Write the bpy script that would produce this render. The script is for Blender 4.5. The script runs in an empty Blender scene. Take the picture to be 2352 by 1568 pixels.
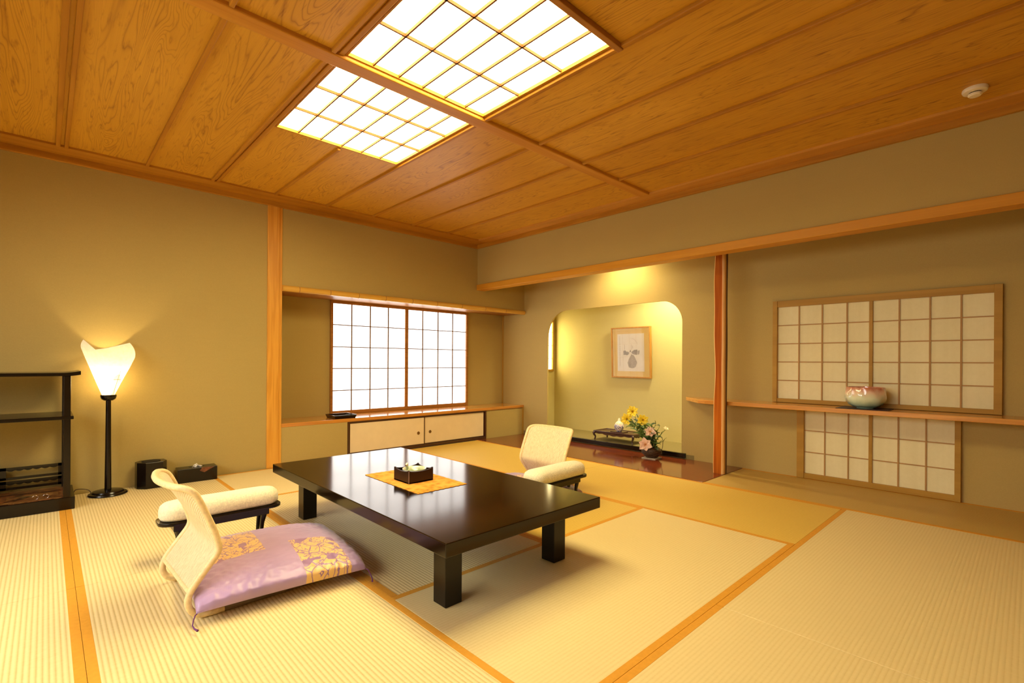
import bpy, bmesh, math, random
from mathutils import Vector, Matrix, noise
random.seed(7)
S = bpy.context.scene
COL = S.collection
PI = math.pi

# ------------------------------------------------------------------ helpers
def link(o, parent=None):
    COL.objects.link(o)
    if parent is not None:
        o.parent = parent
    return o

def tag(o, label=None, cat=None, group=None, kind=None):
    if label: o['label'] = label
    if cat: o['category'] = cat
    if group: o['group'] = group
    if kind: o['kind'] = kind
    return o

def thing(name, label, cat, loc=(0, 0, 0), rz=0.0, group=None):
    o = bpy.data.objects.new(name, None)
    o.empty_display_size = 0.05
    o.location = loc
    o.rotation_euler = (0, 0, rz)
    link(o)
    return tag(o, label, cat, group)

class MB:
    """collects shapes into one mesh"""
    def __init__(s):
        s.bm = bmesh.new(); s.mi = 0
    def _mark(s, faces):
        for f in faces: f.material_index = s.mi
    def box(s, a, b, bev=0.0, seg=2):
        t = bmesh.new()
        x0, y0, z0 = a; x1, y1, z1 = b
        vs = [t.verts.new(p) for p in ((x0,y0,z0),(x1,y0,z0),(x1,y1,z0),(x0,y1,z0),(x0,y0,z1),(x1,y0,z1),(x1,y1,z1),(x0,y1,z1))]
        for f in ((3,2,1,0),(4,5,6,7),(0,1,5,4),(1,2,6,5),(2,3,7,6),(3,0,4,7)):
            t.faces.new([vs[i] for i in f])
        if bev > 0:
            bmesh.ops.bevel(t, geom=t.edges[:], offset=bev, segments=seg, profile=0.5, affect='EDGES')
        s.add(t); return s
    def add(s, t, M=None):
        if M is not None: t.transform(M)
        mp = {}
        for v in t.verts: mp[v] = s.bm.verts.new(v.co)
        for f in t.faces:
            try:
                nf = s.bm.faces.new([mp[v] for v in f.verts]); nf.material_index = s.mi; nf.smooth = f.smooth
            except ValueError: pass
        t.free()
    def prism(s, pts, z0, z1, bev=0.0, axis='z'):
        """polygon extruded; axis z: pts=(x,y); axis y: pts=(x,z) extruded y0..y1; axis x: pts=(y,z)"""
        t = bmesh.new()
        def P(p, h):
            if axis == 'z': return (p[0], p[1], h)
            if axis == 'y': return (p[0], h, p[1])
            return (h, p[0], p[1])
        a = [t.verts.new(P(p, z0)) for p in pts]; b = [t.verts.new(P(p, z1)) for p in pts]
        n = len(pts)
        t.faces.new(a[::-1]); t.faces.new(b)
        for i in range(n):
            t.faces.new((a[i], a[(i+1) % n], b[(i+1) % n], b[i]))
        bmesh.ops.recalc_face_normals(t, faces=t.faces[:])
        if bev > 0:
            es = [e for e in t.edges if (e.verts[0] in a) == (e.verts[1] in a)]
            bmesh.ops.bevel(t, geom=es, offset=bev, segments=2, profile=0.5, affect='EDGES')
        s.add(t); return s
    def tube(s, pts, r, n=8, cap=True, closed=False):
        pts = [Vector(p) for p in pts]; N = len(pts)
        rs = r if isinstance(r, (list, tuple)) else [r]*N
        rings = []; up = None
        for i, p in enumerate(pts):
            if closed: d = pts[(i+1) % N] - pts[i-1]
            elif i == 0: d = pts[1]-pts[0]
            elif i == N-1: d = pts[-1]-pts[-2]
            else: d = pts[i+1]-pts[i-1]
            d.normalize()
            if up is None:
                up = Vector((0,0,1)) if abs(d.z) < .9 else Vector((1,0,0))
            sd = d.cross(up)
            if sd.length < 1e-6: sd = d.cross(Vector((0,1,0)))
            sd.normalize(); up = sd.cross(d).normalized()
            rings.append([s.bm.verts.new(p + (sd*math.cos(2*PI*k/n) + up*math.sin(2*PI*k/n))*rs[i]) for k in range(n)])
        M = N if closed else N-1
        for i in range(M):
            A = rings[i]; B = rings[(i+1) % N]
            for k in range(n):
                f = s.bm.faces.new((A[k], A[(k+1) % n], B[(k+1) % n], B[k])); f.material_index = s.mi; f.smooth = True
        if cap and not closed:
            for A in (rings[0][::-1], rings[-1]):
                try: s.bm.faces.new(A).material_index = s.mi
                except ValueError: pass
        return s
    def lathe(s, prof, n=32, c=(0,0,0), sx=1, sy=1, fn=None):
        """prof: list of (r,z)"""
        rings = []
        for (r, z) in prof:
            if r < 1e-5: rings.append([s.bm.verts.new((c[0], c[1], c[2]+z))])
            else:
                L = []
                for k in range(n):
                    a = 2*PI*k/n; rr = r if fn is None else r*fn(a, z)
                    L.append(s.bm.verts.new((c[0]+rr*sx*math.cos(a), c[1]+rr*sy*math.sin(a), c[2]+z)))
                rings.append(L)
        for A, B in zip(rings, rings[1:]):
            for k in range(n):
                q = []
                if len(A) == 1 and len(B) == 1: continue
                if len(A) == 1: q = [A[0], B[(k+1) % n], B[k]]
                elif len(B) == 1: q = [A[k], A[(k+1) % n], B[0]]
                else: q = [A[k], A[(k+1) % n], B[(k+1) % n], B[k]]
                f = s.bm.faces.new(q); f.material_index = s.mi; f.smooth = True
        return s
    def grid(s, fn, nu, nv, smooth=True, closeu=False):
        V = [[s.bm.verts.new(fn(i/nu, j/nv)) for j in range(nv+1)] for i in range(nu + (0 if closeu else 1))]
        for i in range(nu):
            for j in range(nv):
                a = V[i]; b = V[(i+1) % len(V)]
                f = s.bm.faces.new((a[j], b[j], b[j+1], a[j+1])); f.material_index = s.mi; f.smooth = smooth
        return s
    def build(s, name, mat, parent=None, smooth=35, solid=0.0, recalc=True):
        if recalc and solid == 0.0: bmesh.ops.recalc_face_normals(s.bm, faces=s.bm.faces[:])
        me = bpy.data.meshes.new(name); s.bm.to_mesh(me); s.bm.free()
        for m in (mat if isinstance(mat, (list, tuple)) else [mat]): me.materials.append(m)
        if smooth > 30:
            for p in me.polygons: p.use_smooth = True
            me.set_sharp_from_angle(angle=math.radians(smooth))
        else:
            for p in me.polygons: p.use_smooth = False
        o = bpy.data.objects.new(name, me); link(o, parent)
        if solid:
            md = o.modifiers.new('thick', 'SOLIDIFY'); md.thickness = solid; md.offset = 0
        return o

def struct(name, mb, mat, smooth=0, parent=None):
    o = mb.build(name, mat, parent, smooth)
    if parent is None: o['kind'] = 'structure'
    return o

def copy_tree(o, parent=None):
    c = o.copy(); COL.objects.link(c); c.parent = parent
    for ch in [q for q in bpy.data.objects if q.parent == o and q.name in COL.objects]:
        if ch is not c: copy_tree(ch, c)
    return c

# ------------------------------------------------------------------ materials
def newmat(name):
    m = bpy.data.materials.new(name); m.use_nodes = True
    nt = m.node_tree
    return m, nt, nt.nodes['Principled BSDF']

class N:
    """tiny node-graph helper"""
    def __init__(s, nt): s.nt = nt
    def n(s, t, **kw):
        x = s.nt.nodes.new(t)
        for k, v in kw.items(): setattr(x, k, v)
        return x
    def L(s, a, b): s.nt.links.new(a, b)
    def m(s, op, a, b=None, c=None, clamp=False):
        x = s.n('ShaderNodeMath', operation=op, use_clamp=clamp)
        for i, v in enumerate((a, b, c)):
            if v is None: continue
            if isinstance(v, (int, float)): x.inputs[i].default_value = v
            else: s.L(v, x.inputs[i])
        return x.outputs[0]
    def coord(s):
        t = s.n('ShaderNodeTexCoord'); return t.outputs['Object']
    def sep(s, v):
        x = s.n('ShaderNodeSeparateXYZ'); s.L(v, x.inputs[0]); return x.outputs
    def comb(s, x, y, z):
        c = s.n('ShaderNodeCombineXYZ')
        for i, v in enumerate((x, y, z)):
            if isinstance(v, (int, float)): c.inputs[i].default_value = v
            else: s.L(v, c.inputs[i])
        return c.outputs[0]
    def noise(s, v, scale, detail=3, rough=.5, dist=0.0, fac=True):
        x = s.n('ShaderNodeTexNoise'); x.inputs['Scale'].default_value = scale
        x.inputs['Detail'].default_value = detail; x.inputs['Roughness'].default_value = rough
        x.inputs['Distortion'].default_value = dist
        s.L(v, x.inputs['Vector']); return x.outputs[0 if fac else 1]
    def mapping(s, v, scale=(1,1,1), loc=(0,0,0)):
        x = s.n('ShaderNodeMapping'); x.inputs['Scale'].default_value = scale; x.inputs['Location'].default_value = loc
        s.L(v, x.inputs['Vector']); return x.outputs[0]
    def ramp(s, f, stops):
        x = s.n('ShaderNodeValToRGB'); cr = x.color_ramp
        while len(cr.elements) < len(stops): cr.elements.new(.5)
        for e, (p, c) in zip(cr.elements, stops):
            e.position = p; e.color = tuple(c)+(1,) if len(c) == 3 else c
        s.L(f, x.inputs[0]); return x.outputs[0]
    def mix(s, f, a, b, mode='MIX'):
        x = s.n('ShaderNodeMix', data_type='RGBA', blend_type=mode)
        for k, v in ((0, f), (6, a), (7, b)):
            if isinstance(v, (int, float)): x.inputs[k].default_value = v
            elif isinstance(v, tuple): x.inputs[k].default_value = v+(1,) if len(v) == 3 else v
            else: s.L(v, x.inputs[k])
        return x.outputs[2]
    def bump(s, h, strength, dist, bsdf):
        b = s.n('ShaderNodeBump'); b.inputs['Strength'].default_value = strength; b.inputs['Distance'].default_value = dist
        s.L(h, b.inputs['Height']); s.L(b.outputs[0], bsdf.inputs['Normal'])

def plain(name, col, rough=.6, spec=.5, metal=0, coat=0, var=.08, vscale=9, sheen=0, bump=0, bscale=80):
    m, nt, b = newmat(name); g = N(nt)
    v = g.coord(); f = g.noise(v, vscale, 4)
    c = tuple(col)
    g.L(g.ramp(f, [(.25, [k*(1-var) for k in c]), (.75, [min(1, k*(1+var)) for k in c])]), b.inputs['Base Color'])
    b.inputs['Roughness'].default_value = rough; b.inputs['Metallic'].default_value = metal
    b.inputs['Specular IOR Level'].default_value = spec
    b.inputs['Coat Weight'].default_value = coat; b.inputs['Coat Roughness'].default_value = .06
    b.inputs['Sheen Weight'].default_value = sheen
    if bump: g.bump(g.noise(v, bscale, 3), bump, .004, b)
    return m

def wood(name, c0, c1, axis='x', rough=.45, spec=.35, rings=14, coat=0, fine=1.0):
    m, nt, b = newmat(name); g = N(nt)
    v = g.coord()
    sc = {'x': (.35, 5, 5), 'y': (5, .35, 5), 'z': (5, 5, .35)}[axis]
    n1 = g.noise(g.mapping(v, sc), 1.6, 3, .5, .4)
    r = g.m('SINE', g.m('MULTIPLY', n1, rings*6.28))
    r = g.m('MULTIPLY_ADD', r, .5, .5)
    sc2 = tuple(k*12 if k > 1 else k*2 for k in sc)
    n2 = g.noise(g.mapping(v, sc2), 1.5, 4, .6)
    f = g.m('ADD', g.m('MULTIPLY', r, .45), g.m('MULTIPLY', n2, .6*fine))
    g.L(g.ramp(f, [(.2, c0), (.8, c1)]), b.inputs['Base Color'])
    b.inputs['Roughness'].default_value = rough; b.inputs['Specular IOR Level'].default_value = spec
    b.inputs['Coat Weight'].default_value = coat; b.inputs['Coat Roughness'].default_value = .08
    g.bump(n2, .08, .002, b)
    return m

def plaster(name, col):
    m, nt, b = newmat(name); g = N(nt)
    v = g.coord()
    f1 = g.noise(v, 1.1, 3); f2 = g.noise(v, 160, 2); f3 = g.noise(g.mapping(v, (1, 1, 7)), 6, 3)
    f = g.m('ADD', g.m('ADD', g.m('MULTIPLY', f1, .4), g.m('MULTIPLY', f2, .35)), g.m('MULTIPLY', f3, .10))
    g.L(g.ramp(f, [(.3, [k*.92 for k in col]), (.7, [k*1.06 for k in col])]), b.inputs['Base Color'])
    b.inputs['Roughness'].default_value = .93; b.inputs['Specular IOR Level'].default_value = .15
    g.bump(f2, .12, .002, b)
    return m

def emit(name, col, strength, base=(.9, .9, .9), paper=True):
    m, nt, b = newmat(name); g = N(nt)
    b.inputs['Base Color'].default_value = base+(1,)
    v = g.coord(); f = g.noise(v, 14, 5, .65)
    g.L(g.ramp(f, [(.2, [k*.93 for k in col]), (.8, col)]), b.inputs['Emission Color'])
    b.inputs['Emission Strength'].default_value = strength
    b.inputs['Roughness'].default_value = .8
    return m

def tatami_mat(name, tint, rc=.42):
    m, nt, b = newmat(name); g = N(nt)
    v = g.coord(); X, Y, Z = g.sep(v)
    s = g.m('SINE', g.m('MULTIPLY', Y, 2*PI/.0152))           # ridges along the long side
    s = g.m('MULTIPLY_ADD', s, .5, .5)
    s = g.m('POWER', s, .6)
    fib = g.noise(g.mapping(v, (420, 9, 1)), 1, 3, .6)          # single rushes run across
    blot = g.noise(v, 2.2, 3)
    knots = g.noise(g.mapping(v, (70, 66, 1)), 1, 2, .6)
    f = g.m('ADD', g.m('ADD', g.m('MULTIPLY_ADD', s, rc, (.42-rc)*.7), g.m('MULTIPLY', fib, .26)), g.m('ADD', g.m('MULTIPLY_ADD', blot, .05, .065), g.m('MULTIPLY', knots, .16)))
    col = g.ramp(f, [(.15, [a*b_ for a, b_ in zip((.50, .36, .12), tint)]), (.5, [a*b_ for a, b_ in zip((.74, .605, .28), tint)]), (.85, [a*b_ for a, b_ in zip((.83, .70, .37), tint)])])
    g.L(col, b.inputs['Base Color'])
    b.inputs['Roughness'].default_value = .55; b.inputs['Specular IOR Level'].default_value = .3
    h = g.m('ADD', s, g.m('MULTIPLY', fib, .25))
    g.bump(h, .55*rc/.42, .0016, b)
    return m

def ceiling_wood():
    m, nt, b = newmat('figured_cedar'); g = N(nt)
    v = g.coord(); X, Y, Z = g.sep(v)
    W = .4655; off = .085
    q = g.m('DIVIDE', g.m('SUBTRACT', X, off), W)
    cell = g.m('FLOOR', q); fr = g.m('FRACT', q)
    side = g.m('GREATER_THAN', Y, 2.32)
    yy = g.m('ADD', g.m('MULTIPLY', Y, .36), g.m('ADD', g.m('MULTIPLY', cell, 5.37), g.m('MULTIPLY', side, 9.1)))
    p = g.comb(g.m('MULTIPLY', fr, 1.9), yy, 0.0)
    n = g.noise(p, 1.55, 2.4, .5, .7)
    t = g.m('MULTIPLY', n, 31.0)
    fr2 = g.m('FRACT', t)
    line = g.m('POWER', g.m('ABSOLUTE', g.m('MULTIPLY_ADD', fr2, 2, -1)), 5.0)   # thin dark growth lines
    mid = g.m('SUBTRACT', 1.0, g.m('POWER', g.m('ABSOLUTE', g.m('MULTIPLY_ADD', fr, 2.25, -1.12)), 2.0), None, True)
    fine = g.noise(g.comb(g.m('MULTIPLY', fr, 60), g.m('MULTIPLY', yy, 1.2), 0.0), 1.5, 3, .6)
    fleck = g.noise(g.comb(g.m('MULTIPLY', fr, 22), g.m('MULTIPLY', yy, 14), cell), 1.2, 3, .65)
    fleck = g.m('MULTIPLY', g.m('SUBTRACT', fleck, .56, None, True), 5.0, None, True)
    d = g.m('ADD', g.m('MULTIPLY', g.m('MULTIPLY', line, mid), .46), g.m('MULTIPLY', fleck, g.m('MULTIPLY_ADD', side, -.12, .50)))
    d = g.m('ADD', d, g.m('MULTIPLY', fine, .22))
    big = g.noise(g.comb(X, Y, 0.0), .9, 2)
    base = g.ramp(big, [(.3, (.60, .30, .022)), (.7, (.72, .385, .033))])
    col = g.mix(g.m('MULTIPLY', d, 1.15, None, True), base, (.23, .075, .004))
    g.L(col, b.inputs['Base Color'])
    b.inputs['Roughness'].default_value = .42; b.inputs['Specular IOR Level'].default_value = .3
    g.bump(d, -.12, .002, b)
    return m

def rattan():
    m, nt, b = newmat('woven_rattan'); g = N(nt)
    v = g.coord(); X, Y, Z = g.sep(v)
    a = g.m('SINE', g.m('MULTIPLY', g.m('ADD', Y, g.m('MULTIPLY', Z, .35)), 2*PI/.0125))
    c = g.m('SINE', g.m('MULTIPLY', g.m('ADD', Z, g.m('MULTIPLY', X, .6)), 2*PI/.0095))
    w = g.m('MULTIPLY_ADD', g.m('MULTIPLY', a, c), .5, .5)
    k = g.noise(g.mapping(v, (90, 90, 20)), 1, 3)
    f = g.m('ADD', g.m('MULTIPLY', w, .55), g.m('MULTIPLY', k, .5))
    g.L(g.ramp(f, [(.15, (.33, .22, .085)), (.42, (.74, .60, .33)), (.85, (.90, .80, .54))]), b.inputs['Base Color'])
    b.inputs['Roughness'].default_value = .5
    g.bump(w, .7, .002, b)
    return m

def brocade():
    m, nt, b = newmat('lilac_brocade'); g = N(nt)
    v = g.coord(); X, Y, Z = g.sep(v)
    def rect(x0, x1, y0, y1):
        a = g.m('MULTIPLY', g.m('GREATER_THAN', X, x0), g.m('LESS_THAN', X, x1))
        c = g.m('MULTIPLY', g.m('GREATER_THAN', Y, y0), g.m('LESS_THAN', Y, y1))
        return g.m('MULTIPLY', a, c)
    mask = g.m('MAXIMUM', rect(-.26, -.04, -.095, .25), rect(.065, .258, -.46, -.05))
    nv = g.n('ShaderNodeVectorMath', operation='ADD')
    wob = g.noise(v, 9, 2, .5, 0, False)
    wv = g.n('ShaderNodeVectorMath', operation='SCALE'); wv.inputs[3].default_value = .05
    g.L(wob, wv.inputs[0]); g.L(v, nv.inputs[0]); g.L(wv.outputs[0], nv.inputs[1])
    vo = g.n('ShaderNodeTexVoronoi', feature='DISTANCE_TO_EDGE'); vo.inputs['Scale'].default_value = 15
    g.L(g.mapping(nv.outputs[0], (1, 1, .01)), vo.inputs['Vector'])
    edge = g.m('LESS_THAN', vo.outputs['Distance'], .026)
    n = g.noise(g.mapping(nv.outputs[0], (1, 1, .01)), 10, 1)
    hole = g.m('GREATER_THAN', n, .64)
    rg = g.noise(g.mapping(nv.outputs[0], (1, 1, .01)), 24, 2)
    ring = g.m('LESS_THAN', g.m('ABSOLUTE', g.m('SUBTRACT', rg, .5)), .018)
    gold = g.m('MULTIPLY', mask, g.m('SUBTRACT', 1.0, g.m('MAXIMUM', g.m('MAXIMUM', edge, hole), ring)))
    lil = g.ramp(g.noise(v, 6, 3), [(.3, (.40, .27, .47)), (.7, (.49, .335, .56))])
    pur = g.mix(mask, lil, (.32, .17, .34))
    col = g.mix(gold, pur, (.82, .53, .20))
    g.L(col, b.inputs['Base Color'])
    b.inputs['Roughness'].default_value = .38; b.inputs['Specular IOR Level'].default_value = .45
    b.inputs['Sheen Weight'].default_value = .5; b.inputs['Sheen Roughness'].default_value = .4
    g.bump(g.m('ADD', g.noise(g.mapping(v, (14, 60, 14)), 1, 3), g.m('MULTIPLY', gold, .3)), .05, .004, b)
    return m

def zmix(name, stops, z0, z1, rough=.2, twist=0, coat=.5):
    """glaze that changes with height on the pot itself"""
    m, nt, b = newmat(name); g = N(nt)
    v = g.coord(); X, Y, Z = g.sep(v)
    f = g.m('DIVIDE', g.m('SUBTRACT', Z, z0), z1-z0)
    f = g.m('ADD', f, g.m('MULTIPLY', g.m('SUBTRACT', g.noise(v, 18, 3), .5), .35))
    g.L(g.ramp(f, stops), b.inputs['Base Color'])
    b.inputs['Roughness'].default_value = rough; b.inputs['Coat Weight'].default_value = coat
    return m

M = {}
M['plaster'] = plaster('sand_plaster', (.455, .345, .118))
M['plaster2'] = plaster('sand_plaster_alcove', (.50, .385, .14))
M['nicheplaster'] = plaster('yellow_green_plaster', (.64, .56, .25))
M['ceil'] = ceiling_wood()
M['trimx'] = wood('cedar_trim_x', (.38, .155, .010), (.48, .215, .018), 'x', .5, .2, 4)
M['trimy'] = wood('cedar_trim_y', (.38, .155, .010), (.48, .215, .018), 'y', .5, .2, 4)
M['pillar'] = wood('pillar_wood', (.60, .27, .03), (.72, .36, .05), 'z', .4, .4, 6, .2)
M['beam'] = wood('beam_wood', (.48, .20, .018), (.58, .27, .03), 'x', .45, .25, 3)
M['lintel'] = wood('lintel_wood', (.56, .25, .018), (.66, .32, .03), 'y', .45, .25, 3)
M['shelf'] = wood('polished_board', (.50, .20, .028), (.62, .27, .045), 'x', .18, .5, 6, .6)
M['shelfy'] = wood('polished_board_y', (.58, .25, .045), (.70, .34, .07), 'y', .22, .5, 6, .5)
M['sframe'] = wood('shoji_frame', (.40, .225, .032), (.48, .28, .045), 'z', .5, .25, 2, 0, .8)
M['sframey'] = wood('shoji_frame_y', (.40, .225, .032), (.48, .28, .045), 'y', .5, .25, 2, 0, .8)
M['latticewood'] = plain('light_lattice_wood', (.17, .065, .012), .6, .2)
M['trimlight'] = wood('cornice_board', (.50, .23, .035), (.60, .29, .05), 'y', .5, .2, 3)
M['bar'] = plain('lattice_bar', (.44, .25, .075), .6)
M['bardark'] = plain('lattice_bar_dark', (.20, .12, .06), .6)
M['winframe'] = wood('window_frame_dark', (.30, .12, .02), (.40, .17, .03), 'x', .4)
M['red'] = wood('red_lacquer_floor', (.15, .030, .010), (.21, .045, .014), 'y', .12, .5, 5, .35)
M['black'] = plain('black_lacquer', (.006, .003, .0015), .2, .4, var=.2)
M['tabletop'] = plain('dark_lacquer_top', (.010, .004, .001), .12, .42, var=.25, vscale=3)
M['tableleg'] = plain('dark_lacquer_leg', (.008, .0045, .002), .28, .32)
M['tatami'] = tatami_mat('tatami_rush', (1, 1, 1)); M['tatami_fine'] = tatami_mat('tatami_rush_fine', (1, 1, 1), .17); M['tatami_gold_sheen'] = tatami_mat('tatami_rush_gold_sheen', (.96, .81, .32)); M['tatami_shaded'] = tatami_mat('tatami_rush_shaded', (.74, .62, .34))  # gold tint paints in rush sheen; darkest tint paints in shade behind lintel
M['heri'] = plain('orange_border_cloth', (.68, .33, .035), .65, .2, var=.06, vscale=60, bump=.15, bscale=400)
M['bamboo'] = wood('bamboo', (.66, .37, .055), (.76, .45, .08), 'x', .25, .5, 3, .4)
M['fusuma'] = plain('cream_door_paper', (.80, .66, .42), .8, .2, var=.03)
M['fframe'] = plain('dark_door_edge', (.06, .018, .006), .3, .5, coat=.3)
M['brass'] = plain('dark_brass', (.22, .13, .05), .35, metal=.8)
M['paper'] = None
M['rattan'] = rattan()
M['rattanrim'] = plain('rattan_rim', (.84, .66, .34), .45, .4, var=.14, vscale=60, bump=.25, bscale=260)
M['seatwood'] = wood('seat_board', (.17, .125, .075), (.24, .18, .11), 'x', .5)
M['brocade'] = brocade()
M['purple'] = plain('purple_cord', (.13, .03, .16), .7)
M['fabric'] = plain('cream_boucle', (.84, .79, .55), .9, .2, var=.16, vscale=120, sheen=.3, bump=.6, bscale=230)
M['white'] = plain('white_plastic', (.78, .70, .52), .5)
M['tissue'] = plain('white_tissue', (.95, .9, .8), .9)
M['gold'] = plain('gold_paint', (.62, .36, .08), .35, metal=.3, var=.5, vscale=40)
M['redgold'] = plain('red_gold_paint', (.17, .055, .02), .4, var=.6, vscale=50)
M['steel'] = plain('steel', (.6, .6, .6), .25, metal=1)
M['mountmat'] = plain('gold_silk_mount', (.93, .72, .26), .6, var=.05)
M['artpaper'] = plain('rice_paper', (.97, .94, .82), .8, var=.04)
M['ink'] = plain('ink_grey', (.44, .41, .33), .8, var=.35, vscale=60)
M['inklight'] = plain('ink_pale', (.56, .52, .42), .8, var=.3, vscale=80)
M['karaki'] = plain('carved_dark_wood', (.055, .018, .010), .3, .5, coat=.3)
M['leaf'] = plain('leaf_green', (.13, .21, .04), .5, var=.4, vscale=30)
M['leafdark'] = plain('leaf_dark', (.03, .06, .02), .45, var=.3)
M['yellow'] = plain('yellow_petal', (.95, .74, .03), .5, var=.1)
M['pink'] = plain('pink_petal', (.90, .62, .50), .5, var=.2, vscale=30)
M['budwhite'] = plain('cream_bud', (.85, .75, .45), .5)
M['basket'] = plain('dark_basket', (.07, .035, .015), .5, var=.6, vscale=70, bump=.5, bscale=140)
M['olive'] = plain('olive_floor_cloth', (.25, .20, .07), .85, var=.1, vscale=60)
M['glass'] = None

def right_paper():
    m, nt, b = newmat('shoji_paper'); g = N(nt)
    v = g.coord(); f = g.m('ADD', g.m('MULTIPLY', g.noise(v, 30, 5, .7), .4), g.m('MULTIPLY', g.noise(g.mapping(v, (1, 9, .25)), 1.6, 3), .6))
    g.L(g.ramp(f, [(.3, (.78, .73, .45)), (.7, (.88, .84, .56))]), b.inputs['Base Color'])
    b.inputs['Roughness'].default_value = .85
    return m
M['paper'] = right_paper()
M['winlit'] = emit('window_paper_daylight', (1.0, .99, .97), 2.9)
M['ceillit'] = emit('ceiling_light_paper', (1.0, .82, .44), 19.0)
M['nichelit'] = emit('niche_window_paper', (1.0, .82, .38), 10)
M['backlit'] = emit('large_shoji_daylight', (1.0, .93, .75), .3)

# ------------------------------------------------------------------ key dimensions
YL = 4.81      # left wall plane
XR = 3.95      # plane of wall above the lintel
XA = 4.785     # alcove wall plane
ZC = 2.465     # ceiling boards
YN = 5.245     # back of the window recess
XB, YB = -1.75, -1.35

# ------------------------------------------------------------------ walls
w = MB()
w.box((XB-.15, YL, -.06), (1.597, YL+.15, 2.60))
w.box((1.597, YL, 1.662), (XA, YN+.12, 2.60))
w.box((1.597, YL, 0), (2.245, YL+.12, .363))
w.box((4.112, YL+.012, 0), (XA, YL+.12, .363))
w.box((1.50, YL+.15, -.05), (1.597, YN+.15, 1.70))
w.box((1.5, YN, -.05), (XA, YN+.12, 1.70))
struct('wall_left', w, M['plaster'])

# alcove wall with rounded opening (x = XA)
def arch_pts(y0, y1, ztop, rl, rr, z0):
    P = [(y1, z0)]
    for k in range(13):
        a = k/12*PI/2; P.append((y1-rl+rl*math.cos(a), ztop-rl+rl*math.sin(a)))
    for k in range(13):
        a = PI/2+k/12*PI/2; P.append((y0+rr+rr*math.cos(a), ztop-rr+rr*math.sin(a)))
    P.append((y0, z0)); return P
def wall_with_arch():
    y0, y1, zt = 2.487, 4.371, 1.648
    A = arch_pts(y0, y1, zt, .33, .24, -.05)
    b = MB()
    Y0, Y1, Z1 = YB-.1, YN+.12, 2.45
    b.prism([(Y1, Z1), (Y1, -.05)] + A + [(Y0, -.05), (Y0, Z1)], XA, XA+.022, 0, 'x')
    return b
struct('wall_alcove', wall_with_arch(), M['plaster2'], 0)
# inside of the picture niche
w = MB()
w.box((5.42, 2.2, -.05), (5.55, 4.95, 2.25))
w.box((XA+.022, 2.25, -.05), (5.45, 2.35, 2.25))
w.box((XA+.022, YL, -.05), (5.45, YL+.12, 2.25))
w.box((XA+.022, 2.25, 2.15), (5.45, 4.95, 2.25))
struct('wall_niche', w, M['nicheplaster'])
w = MB(); w.box((XA-.002, 2.35, .0), (5.42, YL, .048)); struct('floor_niche', w, M['olive'])
w = MB(); w.box((XR, YB-.1, 1.954), (XR+.10, YL, 2.60)); struct('wall_right', w, M['plaster'])
w = MB(); w.box((XR+.10, YB-.1, 2.36), (XA, YL, 2.45)); struct('ceiling_alcove', w, M['ceil'])
w = MB(); w.box((XB-.15, YB-.15, -.06), (XB, YL+.1, 2.6)); struct('wall_back', w, M['plaster'])
w = MB(); w.box((XB-.15, YB-.15, -.06), (5.0, YB, 2.6)); struct('wall_front', w, M['plaster'])

# floor under and around the mats
w = MB(); w.box((XB-.1, YB-.1, -.12), (5.0, 5.0, -.056))
w.box((XB, YB, -.06), (-.872, 4.81, -.001)); w.box((-.872, YB, -.06), (XA, -.074, -.001))
struct('floor', w, wood('floor_board', (.42, .22, .06), (.52, .30, .10), 'x', .35))
# red board floor of the alcove
w = MB(); w.box((3.957, 1.869, -.06), (XA, YL, .003), .002)
struct('floor_alcove', w, M['red'], 30)
w = MB(); w.box((4.752, 2.437, .014), (XA+.004, 4.34, .060), .003)
struct('trim_1', w, M['black'], 30)

# ceiling
w = MB()
hx0, hx1, hy0, hy1 = 1.040, 1.912, 1.339, 3.290
w.box((XB-.1, YB-.1, ZC), (hx0, YL, 2.58)); w.box((hx1, YB-.1, ZC), (XR+.05, YL, 2.58))
w.box((hx0, YB-.1, ZC), (hx1, hy0, 2.58)); w.box((hx0, hy1, ZC), (hx1, YL, 2.58))
w.box((hx0-.01, hy0-.01, 2.56), (hx1+.01, hy1+.01, 2.6))
struct('ceiling', w, M['ceil'])
# cornice
w = MB(); w.box((XB, YL-.03, 2.405), (XR, YL, 2.45), .003); w.box((XB, YL-.21, 2.449), (XR, YL, 2.466), .002)
struct('trim_2', w, M['trimx'], 30)
w = MB(); w.box((XR-.03, YB, 2.405), (XR, YL-.03, 2.45), .003); w.mi = 1; w.box((XR-.16, YB, 2.449), (XR, YL-.2, 2.466), .002)
struct('trim_3', w, [M['trimy'], M['trimlight']], 30)
# main ceiling beam
w = MB(); w.box((XB, 2.281, 2.442), (XR-.155, 2.376, 2.5), .007)
struct('trim_4', w, M['beam'], 30)
# ceiling battens
k = 5
def batten(x, y0, y1, wd=.022, z0=2.446):
    global k
    w = MB(); w.box((x-wd/2, y0, z0), (x+wd/2, y1, ZC+.002), .004)
    struct('trim_%d' % k, w, M['trimy'], 30); k += 1
for x in (-.83, -.37, .055, .098, .551, .983, 1.47, 1.93, 2.405, 2.87, 3.335):
    if x == 1.47:
        batten(x, hy1+.012, YL-.2); batten(x, YB, hy0-.03)
    else:
        batten(x, 2.365, YL-.2, .026 if x == .055 else .022); batten(x, YB, 2.28)
for x in (1.022,):
    batten(x, 2.365, YL-.2, .026, 2.454); batten(x, YB, 2.28, .026, 2.454)
batten(1.95, YB, 2.28, .016, 2.455)
w = MB(); w.box((1.005, hy0-.032, 2.438), (1.94, hy0-.002, ZC), .003); struct('trim_%d' % k, w, M['winframe'], 30); k += 1

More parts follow.
